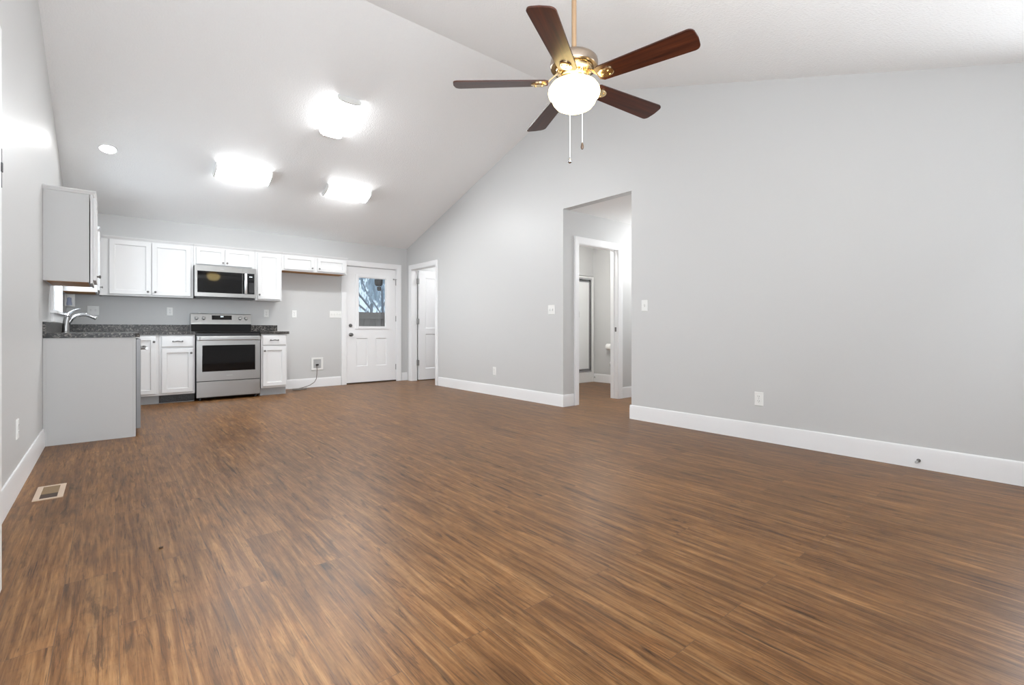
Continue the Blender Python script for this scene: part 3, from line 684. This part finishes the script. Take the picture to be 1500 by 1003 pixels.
mb.loft([[(u-0.017, w_, d-0.008), (u+0.017, w_, d-0.008), (u+0.017, w_, d+0.004), (u+0.010, w_, d+0.009), (u-0.010, w_, d+0.009), (u-0.017, w_, d+0.004)] for u, w_, d in hp])
obj('handle', mb, M_SATIN, md)
mb = MB(fm); mb.box(MX0+0.30, MX0+0.345, MZ1-0.040, MZ1-0.031, 0.030, 0.0305); obj('badge', mb, M_GREYDOT, md)
mb = MB(fm); mb.grid([PX+0.003, PX+0.004, MX1-0.022, MX1], [MZ0+0.006, MZ0+0.058, MZ1-0.072, MZ1], set(), 0.0, 0.029, through={(1, 1)}); cp = obj('control_frame', mb, M_STEEL, t)
mb = MB(fm); mb.box(PX+0.002, MX1-0.020, MZ0+0.057, MZ1-0.071, 0.0, 0.0275); obj('control_panel', mb, M_BLACKGLASS, cp)
mb = MB(fm)
for x in (0.092, 0.104, 0.118): mb.box(PX+x, PX+x+0.008, MZ1-0.125, MZ1-0.112, 0.0275, 0.028)
obj('digits', mb, M_DISPLAY, cp)
mb = MB(fm)
mb.box(PX+0.085, PX+0.150, MZ0+0.080, MZ0+0.225, 0.0275, 0.0279)
obj('keypad', mb, M_BLACK, cp)

# ------------------------------------------------------------------ switches and outlets
def plate(f, u, z, label, kind, gangs=1, w_=0.072, h_=0.116, group='wall switches and outlets'):
    if gangs > 1: w_ = 0.072 + 0.046*(gangs-1)
    nm = {'outlet': 'power_outlet', 'switch': 'light_switch', 'blank': 'wall_plate'}[kind]
    t = thing(nm, label, 'outlet' if kind == 'outlet' else 'switch', f(u, z, 0), group)
    mb = MB(f); mb.rects([(u-w_/2, u+w_/2, z-h_/2, z+h_/2, 0), (u-w_/2, u+w_/2, z-h_/2, z+h_/2, 0.003), (u-w_/2+0.004, u+w_/2-0.004, z-h_/2+0.004, z+h_/2-0.004, 0.0065)]); obj('plate', mb, M_PLASTIC, t)
    for g in range(gangs):
        uu = u + (g - (gangs-1)/2)*0.046
        if kind == 'outlet':
            for s_ in (-1, 1):
                mb = MB(f); ring = [(uu + 0.0165*math.cos(a), z + s_*0.0195 + 0.0145*math.sin(a)) for a in [2*PI*k/16 for k in range(16)]]
                mb.loft([[(a, b, 0.006) for a, b in ring], [(a, b, 0.0085) for a, b in ring]]); rc_ = obj('receptacle', mb, M_PLASTIC, t)
                mb = MB(f)
                for dx in (-0.0065, 0.0065): mb.box(uu+dx-0.0012, uu+dx+0.0012, z+s_*0.0195-0.001, z+s_*0.0195+0.008, 0.0083, 0.0088)
                mb.box(uu-0.002, uu+0.002, z+s_*0.0195-0.0095, z+s_*0.0195-0.0055, 0.0083, 0.0088); obj('slots', mb, M_SLOT, rc_)
            mb = MB(f); mb.box(uu-0.003, uu+0.003, z-0.003, z+0.003, 0.006, 0.0078); obj('screw', mb, M_GREYDOT, t)
        elif kind == 'switch':
            mb = MB(f); mb.box(uu-0.006, uu+0.006, z-0.0125, z+0.0125, 0.006, 0.0075); sl = obj('switch_slot', mb, M_GREYDOT, t)
            mb = MB(f); mb.rects([(uu-0.0045, uu+0.0045, z-0.008, z+0.011, 0.007), (uu-0.004, uu+0.004, z-0.013, z-0.002, 0.019)]); obj('toggle', mb, M_PLASTIC, sl)
    return t
plate(FK(YK), -0.170, 1.188, 'white double switch plate on the kitchen wall behind the faucet', 'switch', 2)
plate(FK(YK), 0.632, 1.194, 'white outlet on the kitchen wall left of the range', 'outlet')
plate(FK(YK), 1.847, 1.191, 'white outlet under the narrow cabinet right of the range', 'outlet')
plate(FK(YK), 2.255, 1.192, 'white outlet alone in the middle of the refrigerator space', 'outlet')
plate(FK(YK), 2.920, 1.196, 'wide white four-gang switch plate next to the back door', 'switch', 4, 0.21)
plate(FR(XR), 4.300, 1.193, 'white double switch plate on the wall just left of the hall opening', 'switch', 2)
plate(FR(XR), 5.464, 0.345, 'white outlet low on the wall between corner door and hall opening', 'outlet')
plate(FR(XR), 2.933, 1.193, 'white single switch on the wall just right of the hall opening', 'switch')
plate(FR(XR), 1.791, 0.356, 'white outlet low on the long right wall above the baseboard', 'outlet')
plate(FL(XL), 4.005, 0.366, 'white outlet low on the left wall, seen almost edge-on', 'outlet')

# icemaker supply box and its tube
t = thing('supply_box', 'recessed white water supply box low in the refrigerator space', 'supply box', (2.612, YK, 0.38))
f = FK(YK)
mb = MB(f)
for (a, b, c, e) in ((2.518, 2.706, 0.452, 0.482), (2.518, 2.706, 0.278, 0.308), (2.518, 2.550, 0.308, 0.452), (2.674, 2.706, 0.308, 0.452)): mb.box(a, b, c, e, 0.0, 0.010, 0.002)
obj('frame', mb, M_PLASTIC, t)
mb = MB(f); mb.box(2.548, 2.676, 0.306, 0.454, 0.0005, 0.003); obj('recess_back', mb, M_GREYDOT, t)
mb = MB(f); mb.box(2.588, 2.626, 0.350, 0.378, 0.003, 0.04, 0.004); obj('valve', mb, M_BLACK, t)
mb = MB()
pts = [(2.597, YK-0.030, 0.350), (2.600, YK-0.034, 0.28), (2.596, YK-0.036, 0.20), (2.588, YK-0.040, 0.14), (2.55, YK-0.055, 0.085), (2.47, YK-0.085, 0.045), (2.36, YK-0.13, 0.022), (2.24, YK-0.18, 0.010), (2.17, YK-0.22, 0.007)]
for k in range(26):
    a = PI*0.9 + k/25*2*PI*1.6; pts.append((2.27 + 0.105*math.cos(a), YK-0.235 + 0.055*math.sin(a), 0.007 + 0.0006*k))
mb.tube(pts, 0.0055, 8)
tag(obj('water_tube', mb, M_CORD), 'thin grey tube from the supply box curling on the floor', 'tube')

# door stop on right baseboard, cover in the bathroom corner
t = thing('door_stop', 'small door stop screwed into the baseboard of the right wall', 'door stop', (XR-0.014, 0.735, 0.055))
mb = MB(); mb.tube([(XR-0.014, 0.735, 0.055), (XR-0.018, 0.735, 0.055)], 0.012, 12).tube([(XR-0.018, 0.735, 0.055), (XR-0.07, 0.735, 0.055)], 0.005, 10); obj('rod', mb, M_PEWTER, t)
mb = MB(); mb.tube([(XR-0.07, 0.735, 0.055), (XR-0.074, 0.735, 0.055), (XR-0.086, 0.735, 0.055)], [0.007, 0.010, 0.009], 12); obj('tip', mb, M_GREYDOT, t)

# floor register
t = thing('floor_register', 'beige floor register near the left wall with dark louvers', 'vent', (-0.268, 3.87, 0))
ra = 0.02
mb = MB()
def rq(mb, a, b, c, e, z0, z1, bv=0):
    mb.box(a, b, c, e, z0, z1, bv)
VX0, VX1, VY0, VY1 = -0.332, -0.206, 3.712, 4.02
for (a, b, c, e) in ((VX0, VX1, VY0, VY0+0.020), (VX0, VX1, VY1-0.022, VY1), (VX0, VX0+0.026, VY0+0.020, VY1-0.022), (VX1-0.026, VX1, VY0+0.020, VY1-0.022)): rq(mb, a, b, c, e, 0.0, 0.006, 0.0015)
obj('frame', mb, M_BEIGE, t)
mb = MB(); mb.box(VX0+0.024, VX1-0.024, VY0+0.018, VY1-0.02, 0.0003, 0.001); obj('duct', mb, M_DUCT, t)
mb = MB()
for k in range(9):
    y = VY0+0.13 + k*0.0172; mb.loft([[(VX0+0.026, y, 0.001), (VX1-0.026, y, 0.001), (VX1-0.026, y+0.013, 0.0052), (VX0+0.026, y+0.013, 0.0052)], [(VX0+0.026, y+0.001, 0.001), (VX1-0.026, y+0.001, 0.001), (VX1-0.026, y+0.0145, 0.0052), (VX0+0.026, y+0.0145, 0.0052)]])
obj('louver', mb, M_LOUVER, t)
mb = MB(); mb.ball((0.166, 2.574, 0.004), 0.006, 0.6, 8); mb.ball((0.172, 2.578, 0.003), 0.0045, 0.6, 8)
tag(obj('wood_chip', mb, M_DUCT), 'tiny dark chip lying on the open floor', 'chip')

# ------------------------------------------------------------------ ceiling lights on the slope
ANG = math.atan(SL)
def wrap_light(label, cx, cy, along_y):
    t = thing('ceiling_light', label, 'ceiling light', (0, 0, 0), 'wraparound ceiling lights'); OFF[t.name] = Vector((0, 0, 0))
    M = Matrix.Translation((cx, cy, zc(cy))) @ Matrix.Rotation(-ANG, 4, 'X')
    if along_y: M = M @ Matrix.Rotation(PI/2, 4, 'Z')
    t.matrix_world = M
    Lh, Wh = 0.305, 0.128
    mb = MB(); mb.box(-Lh, Lh, -Wh+0.01, Wh-0.01, -0.022, 0.0, 0.002); obj('pan', mb, M_TRIM, t)
    prof = [(Wh, -0.012)] + [(Wh*math.cos(a)**0.6 if math.cos(a) > 0 else 0, -0.016 - 0.062*math.sin(a)**0.75) for a in [k*PI/2/7 for k in range(8)]]
    prof = prof + [(-y, z) for y, z in prof[::-1][1:]]
    n_ = len(prof); lo = [p for p in prof if p[1] < -0.058]; zl = lo[0][1]
    mb = MB(); mb.prism(lo, 0, -Lh+0.012, Lh-0.012); df = obj('diffuser', mb, M_TUBE, t)
    mb = MB(); mb.prism([p for p in prof if p[1] > zl + 1e-4 and p[0] > 0] + [lo[0], lo[-1]] + [p for p in prof if p[1] > zl + 1e-4 and p[0] < 0], 0, -Lh+0.012, Lh-0.012); obj('side_lens', mb, M_TUBESIDE, df)
    big = [(y*1.02, z*1.03-0.001) for y, z in prof]
    for s_ in (-1, 1):
        mb = MB(); a, b = sorted((s_*(Lh-0.012), s_*(Lh+0.006))); mb.prism(big, 0, a, b); obj('end_cap', mb, M_PLASTIC, t)
    return t
wrap_light('lit wraparound ceiling light nearest the fan, running up the slope', 1.965, 5.36, True)
wrap_light('lit wraparound ceiling light set crosswise above the range', 1.265, 6.72, False)
wrap_light('lit wraparound ceiling light set crosswise near the back door side', 2.570, 6.72, False)
t = thing('recessed_light', 'round recessed light glowing in the ceiling above the sink', 'ceiling light', (0, 0, 0)); OFF[t.name] = Vector((0, 0, 0))
t.matrix_world = Matrix.Translation((-0.02, 6.75, zc(6.75))) @ Matrix.Rotation(-ANG, 4, 'X')
mb = MB(); mb.lathe([(0.084, 0.0), (0.084, -0.004), (0.077, -0.008), (0.068, -0.006), (0.068, -0.002)], (0, 0, 0), 2, 32); obj('trim_ring', mb, M_TRIM, t)
mb = MB(); mb.lathe([(0.0, -0.0035), (0.068, -0.0035), (0.068, -0.006), (0.0, -0.007)], (0, 0, 0), 2, 32); obj('lens', mb, M_CAN, t)

# ------------------------------------------------------------------ ceiling fan
FX, FY, FZ = 1.933, 1.787, 2.285
t = thing('ceiling_fan', 'ceiling fan with five cherry blades, brass fittings and a lit glass bowl', 'ceiling fan', (FX, FY, FZ))
zt = zc(FY)
mb = MB(); mb.tube([(FX, FY, 2.43), (FX, FY, zt-0.02)], 0.0135, 16); obj('downrod', mb, M_ROD, t)
mb = MB(); mb.lathe([(0.0, 0.03), (0.075, 0.03), (0.075, -0.02), (0.068, -0.05), (0.03, -0.075), (0.0, -0.075)], (FX, FY, zt), 2, 28); obj('canopy', mb, M_NICKEL, t)
mb = MB(); mb.lathe([(0.0, 2.450), (0.028, 2.450), (0.034, 2.440), (0.080, 2.430), (0.112, 2.420), (0.126, 2.406), (0.129, 2.392), (0.129, 2.370), (0.125, 2.364), (0.106, 2.366), (0.104, 2.376), (0.0, 2.376)], (FX, FY, 0), 2, 40); obj('motor_housing', mb, M_NICKEL, t)
mb = MB(); mb.lathe([(0.0, 2.378), (0.100, 2.378), (0.100, 2.364), (0.093, 2.361), (0.093, 2.355), (0.098, 2.352), (0.096, 2.345), (0.086, 2.340), (0.080, 2.334), (0.0, 2.334)], (FX, FY, 0), 2, 40); obj('motor_ring', mb, M_BRASS, t)
mb = MB(); mb.lathe([(0.0, 2.336), (0.066, 2.336), (0.070, 2.331), (0.070, 2.322), (0.062, 2.316), (0.058, 2.305), (0.075, 2.298), (0.078, 2.290), (0.0, 2.290)], (FX, FY, 0), 2, 36); obj('light_fitter', mb, M_BRASS, t)
mb = MB(); mb.lathe([(0.0, 2.296), (0.060, 2.297), (0.092, 2.290), (0.122, 2.272), (0.137, 2.250), (0.140, 2.233), (0.136, 2.216), (0.124, 2.206), (0.121, 2.198), (0.114, 2.180), (0.098, 2.160), (0.070, 2.145), (0.035, 2.138), (0.0, 2.136)], (FX, FY, 0), 2, 48)
obj('glass_bowl', mb, M_GLOBE, t, angle=60)
PITCH = math.radians(12.5)
for k in range(5):
    a = 1.1533 + k*2*PI/5
    out = []
    r0, r1, wr, wt, cr = 0.140, 0.655, 0.052, 0.068, 0.030
    out += [(r0, -wr*0.7), (r0+0.02, -wr)]
    for j in range(6):
        b = -PI/2 + j*PI/2/5; out.append((r1-cr + cr*math.cos(b), -wt+cr + cr*math.sin(b)))
    out.append((r1+0.004, 0))
    for j in range(6):
        b = j*PI/2/5; out.append((r1-cr + cr*math.cos(b), wt-cr + cr*math.sin(b)))
    out += [(r0+0.02, wr), (r0, wr*0.7)]
    mb = MB(); mb.prism(out, 2, 0.0, 0.007)
    bl = obj('blade', mb, M_BLADE, None, angle=50); bl.parent = t; bl.matrix_local = Matrix.Rotation(a, 4, 'Z') @ Matrix.Rotation(-PITCH, 4, 'X')
    OFF[bl.name] = Vector((0, 0, 0))
    Bk = MB()
    # arm from the motor to a rounded plate under the blade
    arm = [(0.070, 0, 0.052, 0.016), (0.095, 0, 0.046, 0.013), (0.120, 0, 0.026, 0.011), (0.145, 0, 0.006, 0.012), (0.165, 0, -0.001, 0.016)]
    Bk.loft([[(x, -w_, z-0.005), (x, w_, z-0.005), (x, w_*0.8, z+0.003), (x, -w_*0.8, z+0.003)] for x, y, z, w_ in arm])
    ring = [(0.190 + (0.044 if math.cos(q) > 0 else 0.040)*math.cos(q), 0.032*math.sin(q)) for q in [2*PI*j/20 for j in range(20)]]
    Bk.loft([[(x, y, 0.0) for x, y in ring], [(x, y, -0.005) for x, y in ring], [(0.19+(x-0.19)*0.8, y*0.8, -0.010) for x, y in ring]])
    for (x, y) in ((0.210, 0.014), (0.210, -0.014), (0.175, 0.0)): Bk.ball((x, y, -0.0105), 0.005, 0.6, 8)
    bi = obj('blade_iron', Bk, M_BRASS, bl)
fwd = Vector((math.sin(0.6962), math.cos(0.6962), 0)); rgt = Vector((math.cos(0.6962), -math.sin(0.6962), 0))
c1 = Vector((FX, FY, 0)) - rgt*0.013 + fwd*0.075; c2 = Vector((FX, FY, 0)) + rgt*0.022 - fwd*0.155
def chain(c, z0, z1, m, rad=0.0022):
    mb = MB(); mb.tube([(c.x, c.y, z0), (c.x, c.y, z1)], rad, 8); return obj('pull_chain', mb, m, t)
ch = chain(c1, 2.31, 1.90, M_CHAIN)
mb = MB(); mb.ball((c1.x, c1.y, 1.888), 0.013, 1.0, 14).lathe([(0.005, 0), (0.004, 0.016)], (c1.x, c1.y, 1.896), 2, 10); obj('chain_ball', mb, M_CHROME, ch)
mb = MB(); 
ch2p = [(FX + rgt.x*0.02 - fwd.x*0.07, FY + rgt.y*0.02 - fwd.y*0.07, 2.318), (c2.x, c2.y, 2.300), (c2.x, c2.y, 2.25), (c2.x, c2.y, 1.90)]
mb.tube(ch2p, 0.0016, 8); ch = obj('pull_chain', mb, M_CHAIN, t)
mb = MB(); mb.lathe([(0.002, 0.035), (0.005, 0.030), (0.0085, 0.014), (0.008, 0.006), (0.004, 0.0), (0.0, 0.0)], (c2.x, c2.y, 1.868), 2, 12); obj('chain_fob', mb, M_FOB, ch)

# ------------------------------------------------------------------ bathroom pieces
t = thing('shower_stall', 'white shower stall with a chrome-framed door beyond the hall doorway', 'shower', (6.2, BY, 0))
f = FK(BY)
mb = MB(f)
for (a, b, c, e) in ((5.722, 5.80, 0.0, 1.888), (6.635, 6.70, 0.0, 1.888), (5.80, 6.635, 1.855, 1.888), (5.80, 6.635, 0.0, 0.185)): mb.box(a, b, c, e, 0.0, 0.03, 0.004)
obj('surround', mb, M_SHOWERWALL, t)
mb = MB(); mb.box(5.73, 6.71, BY+0.40, BY+0.415, 0.0, 1.88).box(5.725, 5.74, BY+0.001, BY+0.40, 0, 1.88).box(6.70, 6.715, BY+0.001, BY+0.40, 0, 1.88).box(5.74, 6.70, BY+0.001, BY+0.40, 0.001, 0.12); obj('stall_wall', mb, M_SHOWERWALL, t)
mb = MB(f)
for (a, b, c, e) in ((5.80, 5.83, 0.185, 1.855), (6.605, 6.635, 0.185, 1.855), (5.83, 6.605, 1.825, 1.855), (5.83, 6.605, 0.185, 0.215)): mb.box(a, b, c, e, 0.004, 0.034, 0.002)
for (a, b, c, e) in ((5.84, 5.86, 0.225, 1.80), (6.570, 6.592, 0.225, 1.80), (5.86, 6.570, 1.780, 1.80), (5.86, 6.570, 0.225, 0.245)): mb.box(a, b, c, e, 0.008, 0.030, 0.002)
obj('chrome_frame', mb, M_CHROME, t)
mb = MB(f); mb.box(5.86, 6.57, 0.245, 1.78, 0.016, 0.021); obj('glass', mb, M_SHOWERGLASS, t)
mb = MB(f); mb.box(6.275, 6.290, 1.15, 1.26, 0.021, 0.035, 0.002).box(6.275, 6.29, 1.15, 1.26, 0.035, 0.05, 0.004); obj('handle', mb, M_PEWTER, t)
t = thing('floor_plug', 'small grey pipe cover low in the bathroom corner', 'pipe cover', (BX-0.03, BY-0.04, 0.085))
mb = MB(); mb.tube([(BX-0.014, BY-0.055, 0.085), (BX-0.03, BY-0.055, 0.085)], [0.016, 0.013], 12); obj('cap', mb, M_GREYDOT, t)
t = thing('toilet_paper', 'white toilet paper roll on the bathroom wall by the door jamb', 'toilet paper', (BX-0.07, 5.31, 0.64))
mb = MB(); mb.lathe([(0.018, -0.05), (0.055, -0.05), (0.055, 0.05), (0.018, 0.05)], (BX-0.075, 5.31, 0.64), 1, 24); obj('roll', mb, M_PAPER, t)
mb = MB(); mb.tube([(BX, 5.248, 0.66), (BX-0.075, 5.248, 0.64), (BX-0.075, 5.37, 0.64), (BX, 5.37, 0.66)], 0.008, 8); obj('holder', mb, M_CHROME, t)
t = thing('toilet', 'white toilet almost hidden behind the bathroom door jamb', 'toilet', (6.35, 4.73, 0))
mb = MB()
rings = []
for z, sx, sy, cx in ((0.0, 0.20, 0.11, 6.34), (0.06, 0.19, 0.10, 6.34), (0.20, 0.17, 0.10, 6.32), (0.30, 0.21, 0.15, 6.28), (0.37, 0.245, 0.18, 6.26), (0.40, 0.25, 0.185, 6.26)):
    rings.append([(cx + sx*math.cos(2*PI*j/28), 4.73 + sy*math.sin(2*PI*j/28), z) for j in range(28)])
mb.loft(rings); obj('bowl', mb, M_PORCELAIN, t)
mb = MB(); mb.box(6.52, 6.715, 4.51, 4.95, 0.38, 0.74, 0.02, 3); tk = obj('tank', mb, M_PORCELAIN, t)
mb = MB(); mb.box(6.505, 6.718, 4.50, 4.96, 0.74, 0.775, 0.008, 2); obj('tank_lid', mb, M_PORCELAIN, tk)
mb = MB(); mb.loft([[(6.27 + a*math.cos(2*PI*j/28), 4.73 + b*math.sin(2*PI*j/28), z) for j in range(28)] for z, a, b in ((0.40, 0.25, 0.185), (0.425, 0.252, 0.187), (0.432, 0.24, 0.175))]); obj('seat_lid', mb, M_PLASTIC, t)

# ------------------------------------------------------------------ outside the back door and the sink window
mb = MB(); mb.box(-16, 18, 8.26, 34, -0.5, -0.35); struct('ground', mb, M_GROUND)
t = thing('fence', 'weathered grey-brown board fence outside the back door', 'fence', (5.5, 11.2, -0.35))
mb = MB()
for k in range(34):
    x = 3.2 + k*0.15; h_ = 1.36 + random.uniform(-0.006, 0.006); mb.box(x, x+0.145, 11.20, 11.22, -0.35, h_)
obj('boards', mb, M_FENCE, t)
mb = MB(); mb.box(3.2, 8.3, 11.16, 11.20, 1.20, 1.29).box(3.2, 8.3, 11.16, 11.20, 0.1, 0.19); obj('rail', mb, M_FENCE, t)
t = thing('hanging_planter', 'dark hanging planter seen through the top of the back door glass', 'planter', (4.02, 9.2, 1.7))
HX, HY2 = 4.215, 9.30
mb = MB(); mb.lathe([(0.0, 1.83), (0.050, 1.83), (0.075, 1.855), (0.082, 1.90), (0.082, 1.96), (0.0, 1.96)], (HX, HY2, 0), 2, 18); obj('pot', mb, M_DARKHANG, t)
mb = MB(); mb.lathe([(0.0, 1.735), (0.030, 1.735), (0.042, 1.755), (0.042, 1.815), (0.0, 1.815)], (HX+0.01, HY2, 0), 2, 16).tube([(HX+0.01, HY2, 1.81), (HX, HY2, 1.84)], 0.006, 6); obj('drip_cup', mb, M_DARKHANG, t)
mb = MB()
for a in (0, 2.1, 4.2): mb.tube([(HX+0.078*math.cos(a), HY2+0.078*math.sin(a), 1.95), (HX, HY2, 2.62)], 0.004, 6)
obj('hanger', mb, M_DARKHANG, t)
mb = MB(); mb.box(2.6, 5.2, 8.26, 9.9, 2.62, 2.70); struct('roof_porch', mb, M_TRIM)

def tree(label, x, y, h_, seed, leafy):
    rnd = random.Random(seed)
    t = thing('tree', label, 'tree', (x, y, -0.35), 'trees beyond the fence')
    mb = MB(); twigs = []
    def grow(p, d, L, r, lev):
        q = p + d*L; mid = p + d*L*0.5 + Vector((rnd.uniform(-1, 1), rnd.uniform(-1, 1), 0))*L*0.06
        mb.tube([p, mid, q], [r, r*0.85, r*0.7], 5 if lev else 8)
        if lev >= 3: twigs.append((q, d)); return
        for k in range(3 if lev < 2 else 4):
            a = rnd.uniform(0, 2*PI); s_ = rnd.uniform(0.5, 0.95)
            nd = (d + Vector((math.cos(a)*s_, math.sin(a)*s_, rnd.uniform(-0.25, 0.25)))).normalized()
            grow(p + d*L*rnd.uniform(0.55, 1.0), nd, L*rnd.uniform(0.55, 0.75), r*0.55, lev+1)
    grow(Vector((x, y, -0.35)), Vector((0, 0, 1)), h_*0.42, 0.055, 0)
    obj('trunk', mb, M_BARK, t)
    mb = MB()
    for q, d in twigs:
        for k in range(leafy):
            c = q + Vector((rnd.gauss(0, 0.28), rnd.gauss(0, 0.28), rnd.gauss(-0.35, 0.4)))
            u = Vector((rnd.uniform(-1, 1), rnd.uniform(-1, 1), rnd.uniform(-0.3, 0.3))).normalized()*rnd.uniform(0.03, 0.055)
            w_ = Vector((rnd.uniform(-0.35, 0.35), rnd.uniform(-0.35, 0.35), -1)).normalized()*rnd.uniform(0.18, 0.45)
            mb.face([mb.v(tuple(c-u*0.4)), mb.v(tuple(c+w_*0.5-u)), mb.v(tuple(c+w_)), mb.v(tuple(c+w_*0.5+u))])
    obj('foliage', mb, M_LEAF, t)
tree('drooping bluish tree seen through the left of the back door glass', 5.6, 12.8, 4.8, 3, 26)
tree('drooping bluish tree seen through the right of the back door glass', 6.9, 13.6, 5.2, 11, 26)
tree('tall bluish tree farther off behind the fence', 7.6, 16.5, 6.5, 23, 30)
tree('bluish tree farthest off behind the fence', 11.2, 21.0, 6.5, 31, 30)
